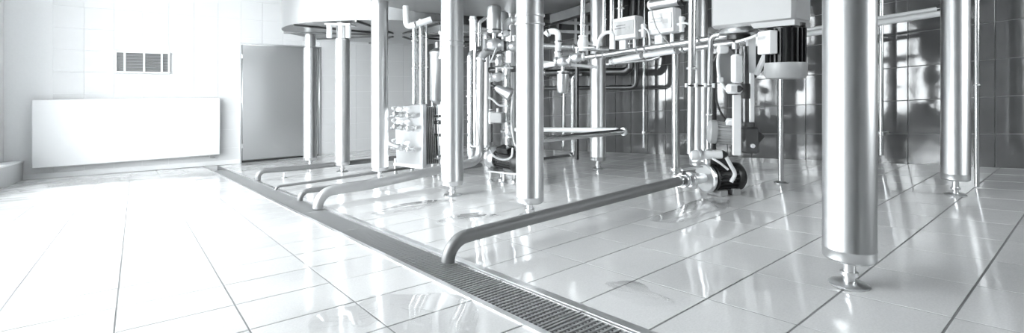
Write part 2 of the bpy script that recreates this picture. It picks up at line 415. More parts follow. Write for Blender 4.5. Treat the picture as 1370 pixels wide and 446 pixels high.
# windows: four large units between piers of frame
NW = 4
for k in range(NW):
    a = WIN_V0 + (WIN_V1 - WIN_V0) * k / NW; b = WIN_V0 + (WIN_V1 - WIN_V0) * (k + 1) / NW
    z0a = zf(U_L, a) + .43; zb = zf(U_L, b) + .43
    root = thing('window_%d' % (k + 1), 'tall white-framed window, number %d along the ledge wall' % (k + 1), 'window', (WIN_U, (a + b) / 2, zb)); struct(root)
    def rail(p, q, w): 
        p = Vector(p); q = Vector(q); d = (q - p).normalized(); x = Vector((1, 0, 0)); y = d.cross(x).normalized()
        return MB().prism([p + x * .06 + y * w / 2, p + x * .06 - y * w / 2, p - x * .06 - y * w / 2, p - x * .06 + y * w / 2], q - p)
    rail((WIN_U, a, z0a), (WIN_U, b, zb), .1).build('window_frame', 'white_paint', root)
    rail((WIN_U, a, WIN_Z1 - .05), (WIN_U, b, WIN_Z1 - .05), .1).build('window_frame', 'white_paint', root)
    for v_, w in ((a + .06, .12), ((a + b) / 2, .1), (b - .06, .12)):
        rail((WIN_U, v_, zf(U_L, v_) + .43), (WIN_U, v_, WIN_Z1), w).build('mullion', 'white_paint', root)
    rail((WIN_U, a, 1.5), (WIN_U, b, 1.5), .09).build('transom', 'white_paint', root)
    for p, q in ((a + .12, (a + b) / 2 - .05), ((a + b) / 2 + .05, b - .12)):
        for z0, z1 in ((None, 1.455), (1.545, WIN_Z1 - .1)):
            zA = zf(U_L, p) + .48 if z0 is None else z0; zB = zf(U_L, q) + .48 if z0 is None else z0
            MB().prism([(WIN_U, p, zA), (WIN_U, q, zB), (WIN_U, q, z1), (WIN_U, p, z1)], (.01, 0, 0)).build('pane', 'window_glass', root)
# steel door in the back wall
dr = thing('door_1', 'plain brushed steel door in the white wall', 'door', ((DOOR[0] + DOOR[1]) / 2, V_B, DOOR[2])); struct(dr)
MB().box(((DOOR[0] + DOOR[1]) / 2, V_B - .02, (DOOR[2] + DOOR[3]) / 2 + .03), (DOOR[1] - DOOR[0] - .06, .07, DOOR[3] - DOOR[2] - .09), None, .012).build('door_leaf', 'door_steel', dr)
fr = MB()
for u in (DOOR[0], DOOR[1]): fr.box((u, V_B - .01, (DOOR[2] + DOOR[3]) / 2), (.045, .09, DOOR[3] - DOOR[2]), None, .008)
fr.box(((DOOR[0] + DOOR[1]) / 2, V_B - .01, DOOR[3] + .005), (DOOR[1] - DOOR[0] + .05, .09, .045), None, .008); fr.build('door_frame', 'frame_steel', dr)
for z in (.85, -.4, -1.7): MB().cyl((DOOR[0] + .03, V_B - .075, z - .06), (DOOR[0] + .03, V_B - .075, z + .06), .018, 10).build('hinge', 'frame_steel', dr)
MB().box(((DOOR[0] + DOOR[1]) / 2, V_B - .005, DOOR[2] + .035), (DOOR[1] - DOOR[0] - .05, .05, .05), None, .01).build('threshold', 'dark_rubber', dr)

# ------------------------------------------------------------------ wall fittings on the back wall
rd = thing('panel_radiator', 'large flat white panel radiator hung low on the back wall', 'radiator', (0, V_B - .12, -1.87))
MB().box((.0, V_B - .19, -1.09), (3.68, .13, 1.57), None, .02).build('panel', 'white_paint', rd)
for u in (-1.2, 0, 1.2): MB().box((u, V_B - .07, -.9), (.12, .11, .5), None, .01).build('wall_bracket', 'grey_paint', rd)
vp = MB().sweep(fillet([(1.6, V_B - .16, -1.86), (1.6, V_B - .16, -1.93), (1.72, V_B - .02, -1.97)], .03), .018, 10).build('valve_pipe', 'white_plastic', rd)
vg = thing('ventilation_grille', 'rectangular louvred ventilation grille high on the white wall', 'vent', (.17, V_B - .02, .355))
fr = MB()
u0_, u1_, z0_, z1_ = -.37, .71, .355, .865
for z in (z0_, z1_): fr.box(((u0_ + u1_) / 2, V_B - .03, z), (u1_ - u0_ + .06, .06, .045), None, .008)
for u in (u0_, u1_): fr.box((u, V_B - .03, (z0_ + z1_) / 2), (.045, .06, z1_ - z0_), None, .008)
fr.build('frame', 'white_paint', vg)
for u in (-.195, .19, .555): MB().box((u, V_B - .035, (z0_ + z1_) / 2), (.045, .05, z1_ - z0_ - .04), None, .006).build('mullion', 'white_paint', vg)
MB().box(((u0_ + u1_) / 2, V_B - .004, (z0_ + z1_) / 2), (u1_ - u0_, .006, z1_ - z0_), None, 0).build('backing', 'dark_steel', vg)
for k in range(12):
    MB().box(((u0_ + u1_) / 2, V_B - .022, z0_ + .05 + k * .037), (u1_ - u0_ - .03, .028, .012), Matrix.Rotation(.6, 3, 'X'), .002).build('slat', 'slat_grey', vg)

# ------------------------------------------------------------------ floor drain
D_END, D_START = 13.5, .3
dc = thing('drain_channel', 'long steel-edged drain channel let into the tiled floor', 'drain', (1.635, 7, zf(U0, 7) - .15))
for u, w in ((DU0 - .012, .035), (DU1 - .008, .05)):
    MB().prism([(u - w / 2, D_START, zf(u, D_START) - .04), (u + w / 2, D_START, zf(u, D_START) - .04), (u + w / 2, D_START, zf(u, D_START) + .006), (u - w / 2, D_START, zf(u, D_START) + .006)], (0, D_END - D_START, -SA * (D_END - D_START))).build('edge_strip', 'frame_steel', dc)
tr = MB()
def strip(u0, u1, z0, z1):
    a = [(u0, D_START, zf(U0, D_START) + z0), (u1, D_START, zf(U0, D_START) + z0), (u1, D_START, zf(U0, D_START) + z1), (u0, D_START, zf(U0, D_START) + z1)]
    tr.prism(a, (0, D_END - D_START, -SA * (D_END - D_START)))
strip(DU0 + .005, DU0 + .02, -.18, -.045); strip(DU1 - .04, DU1 - .033, -.18, -.045); strip(DU0 + .005, DU1 - .033, -.19, -.18)
tr.build('trough', 'trough_dark', dc)
MB().prism([(DU0 - .03, D_END, zf(U0, D_END) - .04), (DU1 + .017, D_END, zf(U0, D_END) - .04), (DU1 + .017, D_END, zf(U0, D_END) + .006), (DU0 - .03, D_END, zf(U0, D_END) + .006)], (0, .04, -.003)).build('end_strip', 'frame_steel', dc)
seams = [.3, 1.0, 1.675, 2.343, 3.234, 4.472, 5.75, 7.03, 8.31, 9.59, 10.87, 12.15, 13.49]
where = ['running out of the bottom edge of the picture', 'at the very front of the picture', 'just in front of the near bent pipe', 'under the mouth of the near bent pipe',
         'behind the mouth of the near bent pipe', 'just in front of the thick bent pipe', 'under the mouths of the thick and medium bent pipes', 'under the mouth of the thin bent pipe',
         'between the thin and the farthest bent pipe', 'under the mouth of the farthest bent pipe', 'beyond the farthest bent pipe, second from the far end', 'at the far end of the drain by the door']
GU0, GU1 = DU0 + .012, DU1 - .04
for i in range(len(seams) - 1):
    a, b = seams[i] + .006, seams[i + 1] - .006
    gz = lambda v: zf(U0, v) - .004
    root = thing('drain_grating', 'steel drain grating section ' + where[i], 'grating', ((GU0 + GU1) / 2, (a + b) / 2, gz((a + b) / 2) - .035), 'grating sections of the floor drain')
    for v in (a + .006, b - .006): MB().prism([(GU0, v - .006, gz(v) - .035), (GU0, v + .006, gz(v) - .035), (GU0, v + .006, gz(v)), (GU0, v - .006, gz(v))], (GU1 - GU0, 0, 0)).build('end_bar', 'grating_steel', root)
    for u in (GU0, GU1 - .01): MB().prism([(u, a, gz(a) - .035), (u + .01, a, gz(a) - .035), (u + .01, a, gz(a)), (u, a, gz(a))], (0, b - a, -SA * (b - a))).build('side_bar', 'grating_steel', root)
    m = MB(); n = max(4, round((b - a) / .0345)); st = (b - a) / n
    for k in range(1, n):
        v = a + st * k
        m.prism([(GU0 + .01, v - .006, gz(v) - .03), (GU0 + .01, v + .002, gz(v) - .03), (GU0 + .01, v + .008, gz(v) - .002), (GU0 + .01, v - .004, gz(v) - .002)], (GU1 - GU0 - .02, 0, 0))
    for k in range(1, 12):
        u = GU0 + (GU1 - GU0) * k / 12
        m.prism([(u - .006, a, gz(a) - .03), (u + .006, a, gz(a) - .03), (u + .006, a, gz(a) - .008), (u - .006, a, gz(a) - .008)], (0, b - a, -SA * (b - a)))
    o = m.build('bearing_bars', 'grating_steel', root, 20); o['kind'] = 'stuff'

# ------------------------------------------------------------------ tanks on legs
def leg(root, u, v, ztop, r=.142, collar=None, neck=None, clear=.14):
    z0 = zf(u, v); zb = z0 + clear
    prof = [(0, r - .012), (.012, r), (.055, r), (.058, r + .002), (.064, r + .002), (.067, r)]
    if neck: prof += [(neck - zb, r), (neck - zb + .015, r * .82), (ztop - zb, r * .82)]
    else: prof += [(ztop - zb, r)]
    L = MB().lathe((u, v, zb), (0, 0, 1), prof, 40).build('leg', 'steel', root)
    if collar is not None:
        for c in collar: MB().lathe((u, v, c), (0, 0, 1), [(0, r), (0, r + .010), (.012, r + .013), (.024, r + .010), (.024, r)], 40).build('collar', 'steel', L)
    MB().lathe((u, v, z0 + .02), (0, 0, 1), [(0, .24 * r), (.03, .24 * r), (.035, .34 * r), (.055, .34 * r), (.057, .24 * r), (clear - .018, .24 * r)], 16).build('foot_stem', 'frame_steel', L)
    MB().lathe((u, v, z0 + .001), (0, 0, 1), [(0, .76 * r), (.008, .78 * r), (.014, .72 * r), (.022, .42 * r), (.026, .24 * r)], 32).build('foot_disc', 'frame_steel', L)
    return L
def tank(name, label, c, r, z, legs, ztop, dish=.05, lip=.02):
    t = thing(name, label, 'tank', (c[0], c[1], zf(*c)))
    MB().lathe((c[0], c[1], z), (0, 0, 1), [(0, r - .03), (0, r), (lip, r + .008), (lip * 2, r), (ztop - z, r), (ztop - z + .1, r * .9), (ztop - z + .16, .02)], 96).build('shell', 'tank_steel', t)
    MB().lathe((c[0], c[1], z + dish + .02), (0, 0, -1), [(-.02, r - .02), (dish * .3, r - .02), (dish * .3, r - .12), (dish * .8, r * .6), (dish, .05), (dish + .002, .001)], 96).build('bottom', 'tank_steel', t)
    for l in legs: leg(t, *l[:2], l[2], **l[3])
    return t
tA = tank('process_tank', 'nearest steel tank, standing on the thick leg in the right foreground', (4.45, 2.2), 2.02, 1.55,
          [(2.957, .887, 1.62, {'r': .120}), (2.98, 3.512, 1.62, {'collar': (.585, .665), 'r': .133}), (5.936, .945, 1.62, {'r': .104}), (5.94, 3.51, 1.62, {'r': .115})], 4.0)
MB().lathe((4.45, 2.2, 1.56), (0, 0, -1), [(0, .9), (.2, .5), (.45, .2), (.562, .2)], 32).build('outlet_cone', 'steel', tA)
tB = tank('process_tank', 'middle steel tank with a smooth grey underside above the pipework', (4.6, 6.5), 1.98, 1.45,
          [(3.149, 5.222, 1.5, {'collar': (.50, .56)}), (3.305, 7.873, 1.5, {}), (5.891, 5.239, 1.5, {'r': .125}), (5.98, 7.62, 1.5, {})], 4.0, .08)
tC = tank('process_tank', 'farthest steel tank, its ribbed underside above the two thin legs', (5.109, 11.051), 2.59, 1.28,
          [(3.296, 9.73, 1.3, {'neck': .95}), (3.299, 12.0, 1.3, {'neck': .92, 'r': .150}), (7.0, 9.9, 1.3, {}), (7.0, 12.2, 1.3, {})], 4.0, .03)
for k in range(10):
    a = 2 * math.pi * k / 10 + .2; d = Vector((math.cos(a), math.sin(a), 0)); c = Vector((5.109, 11.051, 1.262))
    MB().box(c + d * 1.5, (2.2, .05, .045), Matrix.Rotation(a, 3, 'Z'), .008).build('rib', 'dark_steel', tC)
brk = MB().box((3.24, 9.66, 1.225), (.5, .38, .03), Matrix.Rotation(-YAW, 3, 'Z'), .006).build('leg_plate', 'white_paint', tC)
for sx in (-1, 1):
    p = Vector((3.19, 9.62, 0)) + Vector((CY, -SY, 0)) * .19 * sx
    MB().cyl((p.x, p.y, .96), (p.x, p.y, 1.215), .052, 16).build('bolt_sleeve', 'white_paint', brk)

# ------------------------------------------------------------------ bent drain pipes over the floor
def onv(px, py, v): return at(px, py, v=v)
def bent(name, label, v0, z_mouth, r, far, mat='pipe_steel', **k):
    far = [Vector(p) for p in far]
    first = far[0]
    d = (first - Vector((DU1 + .1, v0, z_mouth))); 
    top = Vector((DU0 + .24, v0, first.z - (first.z - z_mouth) * .0))
    return pipe(name, label, 'pipe', [Vector((DU0 + .22, v0, z_mouth))] + far, r, **k)
v4 = 2.86
pipe('drain_pipe', 'long near drain pipe bent down into the grating, running to the black pump', 'pipe',
     [(1.69, v4, zf(U0, v4) + .015), (1.71, v4, zf(U0, v4) + .16), (2.5, 2.84, -1.03), (4.33, 2.74, -.95)], .047, .15, clamps=(.985,), n=24, mat='dull_steel')
v3 = 5.86
pipe('drain_pipe', 'thick drain pipe bent into the grating at one end and rising beside the pump behind', 'pipe',
     [(1.70, v3, zf(U0, v3) + .015), (1.71, v3, zf(U0, v3) + .20), (2.3, v3, -1.245), (4.03, 5.9, -1.11), (4.05, 5.9, .53), (4.28, 5.85, .53)], .06, .17, n=24, clamps=(.93,), mat='lit_dull_steel')
v2 = 6.65
pipe('drain_pipe', 'medium drain pipe dipping into the grating just behind the thick one', 'pipe',
     [(1.70, v2, zf(U0, v2) + .015), (1.71, v2, zf(U0, v2) + .13), (2.3, v2, -1.375), (4.6, 6.7, -1.33)], .036, .10, mat='dull_steel')
v1b = 8.1
pipe('drain_pipe', 'thin drain pipe lying low over the floor in front of the farthest pipe', 'pipe',
     [(1.72, v1b, zf(U0, v1b) + .015), (1.73, v1b, zf(U0, v1b) + .07), (2.3, v1b, -1.55), (4.3, 8.15, -1.50)], .021, .05, mat='dull_steel')
v1 = 9.95
p1 = pipe('drain_pipe', 'farthest drain pipe curving into the grating near the door', 'pipe',
     [(1.80, v1, zf(U0, v1) + .015), (1.81, v1, zf(U0, v1) + .19), (2.5, v1, -1.60), (5.2, 10.0, -1.60)], .05, .13, clamps=(.95,), mat='dull_steel')
MB().cyl((2.25, v1, zf(2.25, v1)), (2.25, v1, -1.66), .016, 8).build('support_strut', 'frame_steel', p1)
MB().cyl((2.25, v1, zf(2.25, v1)), (2.25, v1, zf(2.25, v1) + .012), .05, 12).build('strut_foot', 'frame_steel', p1)

# ------------------------------------------------------------------ pumps
RIGHT = Vector((CY, -SY, 0)); AWAY = Vector((SY, CY, 0)); UP = Vector((0, 0, 1)); AX_A = Vector((0, 1, 0)); AX_B = Vector((1, 0, 0))
def electric_motor(t, c, d, r, L, body='black_paint', cap='black_paint', fins=18, side=None, box_mat='black_paint'):
    """finned motor: c = drive end, d = direction towards the fan end; parts go under t"""
    c = Vector(c); d = Vector(d).normalized(); x, y, _ = basis(d)
    b = MB().lathe(c, d, [(0, r * .55), (0, r * .95), (L * .06, r * .95), (L * .07, r * .82), (L * .72, r * .82), (L * .72, r * .7)], 28).build('motor_body', body, t)
    for k in range(fins):
        a = 2 * math.pi * k / fins; e = x * math.cos(a) + y * math.sin(a); w = d.cross(e).normalized() * r * .035
        p0 = c + d * L * .09; o = d * (L * .62)
        MB().prism([p0 + e * r * .78 - w, p0 + e * r * .78 + w, p0 + e * r * .98 + w, p0 + e * r * .98 - w], o).build('cooling_fin', body, b)
    MB().lathe(c + d * L * .70, d, [(0, r * .9), (0, r * 1.02), (L * .03, r * 1.04), (L * .22, r * 1.04), (L * .28, r * .93), (L * .30, r * .6)], 28).build('fan_cover', cap, t)
    if side is not None:
        e = Vector(side).normalized(); R = Matrix((d, e.cross(d), e)).transposed() if True else None
        MB().box(c + d * L * .34 + e * r * 1.12, (L * .42, r * .95, r * .5), R).build('terminal_box', box_mat, t)
# near pump on the floor at the end of the long pipe
pb = Vector((4.95, 2.68, zf(4.95, 2.68)))
pm = thing('centrifugal_pump', 'small black-motored pump with a white flange at the end of the long pipe', 'pump', pb)
pc = Vector((4.72, 2.70, -.965)); pd = Vector((.93, -.36, 0)).normalized()
MB().lathe(pc - pd * .02, pd, [(0, .06), (0, .135), (.012, .150), (.035, .150), (.045, .12), (.07, .12), (.075, .09)], 32).build('volute', 'frame_steel', pm)
MB().lathe(pc - pd * .22, pd, [(0, .05), (.0, .062), (.03, .065), (.10, .06), (.2, .045)], 20).build('inlet_cone', 'frame_steel', pm)
electric_motor(pm, pc + pd * .055, pd, .145, .36, side=(0, 0, 1))
for k in (.14, .30):
    f = pc + pd * k; z0 = zf(f.x, f.y)
    MB().box((f.x, f.y, z0 + .035), (.10, .22, .07), Matrix.Rotation(math.atan2(pd.y, pd.x), 3, 'Z'), .01).build('foot', 'grey_paint', pm)
MB().sweep(fillet([pc + Vector((.03, 0, .14)), pc + Vector((.03, 0, .30))], .02), .035, 14).build('outlet_stub', 'frame_steel', pm)
pipe('inlet_bend', 'short steel reducer and clamp joining the long pipe to the pump', 'pipe fitting', [(4.34, 2.74, -.95), (4.50, 2.73, -.957)], .05, flanges=(.12, .8))
lv = thing('valve_lever', 'flat steel lever lying above the pump inlet clamp', 'valve', (4.45, 2.75, -.88))
MB().box((4.45, 2.70, -.835), (.34, .035, .018), Matrix.Rotation(-.05, 3, 'Z'), .004).build('lever_arm', 'frame_steel', lv)
MB().cyl((4.33, 2.72, -.89), (4.33, 2.72, -.83), .022, 10).build('lever_hub', 'dark_steel', lv)
tp = thing('discharge_valve', 'white horizontal valve tube with a dark end above the black pump', 'valve', (4.75, 2.7, -.70))
a_, b_ = at(922, 208, d=5.0), at(966, 207, d=4.95)
MB().cyl(a_.lerp(b_, .35), b_, .042, 18).build('valve_body', 'white_paint', tp)
MB().lathe(a_, (b_ - a_), [(0, .01), (.02, .05), (.06, .055), (.10, .045), (.12, .03)], 16).build('end_knob', 'white_plastic', tp)
MB().lathe(b_, (b_ - a_), [(0, .044), (.01, .046), (.05, .02), (.06, .005)], 16).build('dark_cone', 'black_paint', tp)
ring(a_.lerp(b_, .36), b_ - a_, .042, .03, 1.35).build('clamp', 'frame_steel', tp)
hc = pipe('pump_cable', 'pale cable looping from the tube down over the black pump motor', 'cable', [at(972, 211, d=4.9), at(978, 222, d=4.9), at(983, 233, d=4.9), at(978, 244, d=4.9)], .02, mat='cable_white', smooth=True, n=10)
pipe('pump_cable', 'short pale cable crossing diagonally above the black pump motor', 'cable', [at(953, 212, d=4.85), at(963, 218, d=4.82), at(974, 227, d=4.83)], .012, mat='cable_white', smooth=True, n=8)
# pump behind the leg of the nearest tank
pz = zf(4.2, 5.5)
p2 = thing('centrifugal_pump', 'pump half hidden behind the tank leg, on a small footed base plate', 'pump', (4.2, 5.5, pz))
MB().box((4.2, 5.30, pz + .17), (.26, 1.0, .03), Matrix.Rotation(-SA, 3, 'X'), .006).build('base_plate', 'frame_steel', p2)
for v in (5.72, 5.40, 4.92):
    for u in (4.1, 4.3):
        f = MB().cyl((u, v, zf(u, v) + .015), (u, v, pz + .19 - SA * (v - 5.3)), .018, 10).build('foot', 'frame_steel', p2)
        MB().lathe((u, v, zf(u, v) + .001), (0, 0, 1), [(0, .05), (.02, .048), (.045, .02)], 16).build('foot_pad', 'frame_steel', f)
MB().lathe((4.2, 5.80, -1.06), (0, -1, 0), [(0, .05), (0, .16), (.015, .175), (.07, .175), (.09, .15), (.15, .12), (.16, .07)], 30).build('volute', 'frame_steel', p2)
electric_motor(p2, (4.2, 5.64, -1.06), (0, -1, 0), .15, .62, side=(-.3, 0, 1))
MB().box((4.2, 5.3, pz + .22), (.16, .3, .09), None, .01).build('motor_saddle', 'dark_steel', p2)

# ------------------------------------------------------------------ plate heat exchanger
UX = 3.75
hx = thing('plate_heat_exchanger', 'steel plate heat exchanger on legs with valves on its face, behind the slim tank leg', 'heat exchanger', (UX + .1, 7.75, zf(UX + .1, 7.75)))
MB().box((UX + .02, 7.72, -.86), (.03, 1.02, 1.04), Matrix.Rotation(-SA, 3, 'X'), .006).build('front_plate', 'frame_steel', hx)
for k in range(7): MB().box((UX + .07 + k * .035, 7.72, -.87), (.012, .96, .98), Matrix.Rotation(-SA, 3, 'X'), .003).build('plate', 'pipe_steel', hx)
MB().box((UX + .33, 7.72, -.87), (.03, 1.0, 1.0), Matrix.Rotation(-SA, 3, 'X'), .006).build('back_plate', 'frame_steel', hx)
MB().box((UX + .02, 7.17, (zf(UX, 7.17) - .30) / 2), (.075, .07, -.30 - zf(UX, 7.17)), None, .008).build('post', 'frame_steel', hx)
for u, v in ((UX, 8.2), (UX + .33, 8.2), (UX + .33, 7.2)):
    MB().box((u, v, (zf(u, v) - 1.32) / 2), (.05, .05, -1.32 - zf(u, v)), None, .006).build('leg', 'white_paint', hx)
MB().box((UX - .01, 7.7, -1.385), (.06, 1.05, .05), Matrix.Rotation(-SA, 3, 'X'), .008).build('bottom_rail', 'white_paint', hx)
for j, z in enumerate((-.50, -.72, -1.08)):
    p = MB().sweep([(UX - .08, 8.2, z - .04), (UX - .08, 7.28, z + .03)], .028, 12).build('face_pipe', 'pipe_steel', hx)
    for v in (7.5, 7.75, 8.02):
        MB().lathe((UX - .14, v, z), (1, 0, 0), [(0, .03), (.01, .045), (.05, .05), (.10, .04), (.14, .05), (.15, .05)], 14).build('valve_body', 'cast_alloy', p)
        MB().lathe((UX - .08, v + .02, z + .02), (-.25, .1, 1), [(0, .02), (.07, .018), (.075, .045), (.11, .05), (.125, .03)], 12).build('valve_knob', 'white_plastic', p)
MB().sweep(curve([(UX - .1, 8.3, -.55), (UX - .2, 8.3, -.75), (UX - .18, 8.15, -1.0), (UX - .08, 7.9, -1.08)]), .03, 10).build('hose', 'white_plastic', hx)
for j, (py, r, lab) in enumerate(((154, .022, 'uppermost'), (162, .03, 'second'), (178, .022, 'third'), (206, .036, 'lowest'))):
    a = at(567, py, u=4.0); a = Vector((3.97, 7.14, a.z)); b = Vector((3.97, 6.3, a.z + SA * (a.y - 6.3)))
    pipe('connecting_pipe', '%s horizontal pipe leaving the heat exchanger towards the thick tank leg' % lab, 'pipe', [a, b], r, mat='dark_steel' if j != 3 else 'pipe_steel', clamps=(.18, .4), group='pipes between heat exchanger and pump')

# upright pipes above the heat exchanger
for px, r, top, d, lab in ((554.5, .043, 34, 8.45, 'left, bright'), (563.5, .05, 26, 8.5, 'middle, widest'), (570.5, .026, 30, 8.55, 'right, thin')):
    b = at(px, 139, d=d); t_ = at(px, top, d=d)
    pipe('riser_pipe', '%s one of three upright pipes above the heat exchanger' % lab, 'pipe', [b, t_], r, clamps=(.45, .8), group='risers above the heat exchanger')
pipe('elbow_pipe', 'white U-shaped bend at the top of the risers, under the middle tank', 'pipe', [at(543, 8, d=8.2), at(544, 36, d=8.2), at(556, 33, d=8.2), at(577, 26, d=8.25)], .055, .09, mat='white_paint', clamps=(.62,))
fl_ = Vector((4.55, 8.55, zf(4.55, 8.55)))
fv = thing('filter_vessel', 'slim upright steel vessel behind the thick leg, right of the risers', 'vessel', fl_)
c_ = at(587, 140, d=9.6)
MB().lathe((c_.x, c_.y, c_.z), (0, 0, 1), [(0, .05), (.06, .15), (.10, .18), (1.0, .18), (1.02, .19), (1.05, .19), (1.07, .17), (1.12, .10), (1.13, .02)], 28).build('body', 'steel', fv)
MB().cyl((c_.x, c_.y, c_.z + 1.12), (c_.x, c_.y, c_.z + 1.26), .09, 16).build('cap', 'dark_steel', fv)
for k in range(3):
    a = 2.1 * k + .4; q = (c_.x + .13 * math.cos(a), c_.y + .13 * math.sin(a)); MB().cyl((*q, zf(*q)), (*q, c_.z + .15), .02, 10).build('leg', 'frame_steel', fv)
gp = thing('sight_glass', 'short upright level tube hanging beside the thick tank leg', 'gauge', at(589, 78, d=8.0))
MB().cyl(at(589.5, 78, d=8.0), at(590.5, 43, d=8.0), .022, 12).build('tube', 'white_plastic', gp)
for y in (43, 76): MB().cyl(at(589.5, y + 3, d=8.0), at(589.5, y - 1, d=8.0), .034, 12).build('end_cap', 'frame_steel', gp)

# ------------------------------------------------------------------ valve cluster between the two front legs
def valve(name, label, p, d, r, h=0, act=None, hd=None, mat='frame_steel'):
    p = Vector(p); d = Vector(d).normalized()
    t = thing(name, label, 'valve', p - UP * r * 1.4)
    MB().lathe(p - d * r * 2, d, [(0, r * .8), (0, r * 1.25), (r * .4, r * 1.25), (r * .5, r), (r * 1.2, r * 1.35), (r * 2, r * 1.5), (r * 2.8, r * 1.35), (r * 3.5, r), (r * 3.6, r * 1.25), (r * 4, r * 1.25), (r * 4, r * .8)], 18).build('body', mat, t)
    e = Vector(act).normalized() if act else UP
    MB().cyl(p + e * r * 1.1, p + e * r * 2.6, r * .45, 12).build('stem', 'frame_steel', t)
    if h:
        A = MB().lathe(p + e * r * 2.4, e, [(0, r * .8), (.01, r * 1.45), (h * .1, r * 1.55), (h * .86, r * 1.55), (h * .95, r * 1.3), (h, r * .7)], 24).build('actuator', 'steel', t)
        ring(p + e * (r * 2.4 + h * .12), e, r * 1.5, .02, 1.08).build('band', 'dark_steel', A)
    elif hd is not None:
        hd = Vector(hd).normalized()
        MB().box(p + e * r * 2.7 + hd * r * 2.2, (r * 5.5, r * .9, r * .35), Matrix((hd, e.cross(hd), e)).transposed(), r * .1).build('handle', 'white_plastic', t)
    return t
valve('actuator_valve', 'valve with an upright ribbed steel actuator can, above the thick rising pipe', at(661, 60, d=7.1), RIGHT, .07, .42)
valve('actuator_valve', 'valve with a darker actuator can, just behind the upright ribbed one', at(673, 62, d=7.5), AX_A, .06, .40, mat='dark_steel')
valve('ball_valve', 'round ball valve beside the near leg, right of the actuator can', at(688, 62, d=6.9), RIGHT, .055, 0, hd=RIGHT)
valve('ball_valve', 'small valve with a white lever under the actuator can', at(668, 82, d=6.9), (.3, .2, 1), .045, 0, act=-RIGHT, hd=(.5, 0, 1))
valve('ball_valve', 'small valve with sloping lever, halfway up behind the near leg', at(665, 103, d=6.55), RIGHT, .045, 0, hd=RIGHT)
valve('ball_valve', 'low valve on the upright pipe beside the junction box', at(681, 176, d=6.8), UP, .045, 0, act=-RIGHT, hd=-RIGHT)
valve('ball_valve', 'small valve at the foot of the slim pipe, beside the thick leg', at(631, 206, d=7.3), UP, .042, 0, act=RIGHT, hd=(.6, -.5, .6))
pipe('riser_pipe', 'upright pipe close behind the thick leg, bent over at its top', 'pipe', [at(629, 214, d=7.5), at(629, 72, d=7.5), at(640, 68, d=7.6)], .05, .1, clamps=(.55,))
pipe('riser_pipe', 'slim bright pipe just left of the thick rising pipe', 'pipe', [at(636, 196, d=7.35), at(635.5, 26, d=7.35)], .03, clamps=(.5, .9))
pipe('riser_pipe', 'slim short pipe standing left of the actuator can', 'pipe', [at(641.5, 62, d=7.45), at(641.5, 30, d=7.45), at(650, 24, d=7.5)], .03, .05, clamps=(.4,))
pipe('riser_pipe', 'broad white tube at the tank underside, left of the actuator can', 'pipe', [at(633, 70, d=7.7), at(633, 22, d=7.7)], .055, mat='white_paint', clamps=(.9,))
pipe('riser_pipe', 'upright steel pipe rising behind the near leg from the hidden pump', 'pipe', [at(680, 196, d=6.95), at(679, 132, d=6.95), at(679, 84, d=6.95)], .05, clamps=(.3, .62))
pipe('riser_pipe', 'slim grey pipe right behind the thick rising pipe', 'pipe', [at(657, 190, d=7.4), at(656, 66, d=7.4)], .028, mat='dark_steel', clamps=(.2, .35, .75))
pipe('elbow_pipe', 'white elbow at the top of the cluster, against the near leg', 'pipe', [at(692, 26, d=7.2), at(676, 28, d=7.2), at(678, 48, d=7.2)], .05, .1, mat='white_paint', clamps=(.2, .8))
pipe('stub_pipe', 'dark horizontal pipe stub behind the small valves', 'pipe', [at(654, 94, d=7.3), at(700, 92, d=7.2)], .045, mat='dark_steel', flanges=(.45,))
pipe('stub_pipe', 'short white pipe stub with clamp low in the valve cluster', 'pipe', [at(655, 108, d=6.85), at(676, 100, d=6.85)], .03, mat='white_paint', clamps=(.2, .7))
sn = thing('sensor_head', 'tilted conical steel sensor housing behind the near leg', 'sensor', at(664, 126, d=6.8))
a_, b_ = at(663, 117, d=6.8), at(685, 128, d=6.75)
MB().lathe(a_, b_ - a_, [(0, .03), (.02, .045), (.20, .09), (.24, .095), (.25, .08)], 22).build('housing', 'steel', sn)
MB().cyl(a_ - (b_ - a_) * .25, a_, .025, 12).build('neck', 'dark_steel', sn)
jb = thing('junction_box', 'small grey junction box among the pipes behind the near leg', 'box', at(665, 166, d=6.9))
c_ = at(666, 157.5, d=6.7); Rz = Matrix.Rotation(-YAW - .5, 3, 'Z')
MB().box(c_, (.2, .13, .15), Rz, .012).build('housing', 'grey_paint', jb); MB().box(c_ + Rz @ Vector((-.095, 0, 0)), (.04, .14, .16), Rz, .008).build('cover', 'white_plastic', jb)
MB().cyl(c_ + UP * .07, c_ + UP * .13, .02, 10).build('cable_gland', 'white_plastic', jb)
for k, (pts, lab) in enumerate((
    ([(653, 130), (660, 134), (668, 141), (680, 142)], 'white cable sagging above the junction box'),
    ([(655, 200), (662, 210), (674, 214), (684, 210), (686, 198)], 'white cable looping in front of the hidden pump motor'),
    ([(627, 190), (632, 196), (640, 192), (638, 160), (636, 120)], 'white cable hooked beside the slim pipe near the thick leg'),
    ([(686, 130), (684, 160), (688, 190), (694, 200)], 'thin white cable running down along the near leg'))):
    pipe('signal_cable', lab, 'cable', [at(x, y, d=6.4 if k == 1 else 6.75) for x, y in pts], .014, mat='cable_white', smooth=True, n=8)

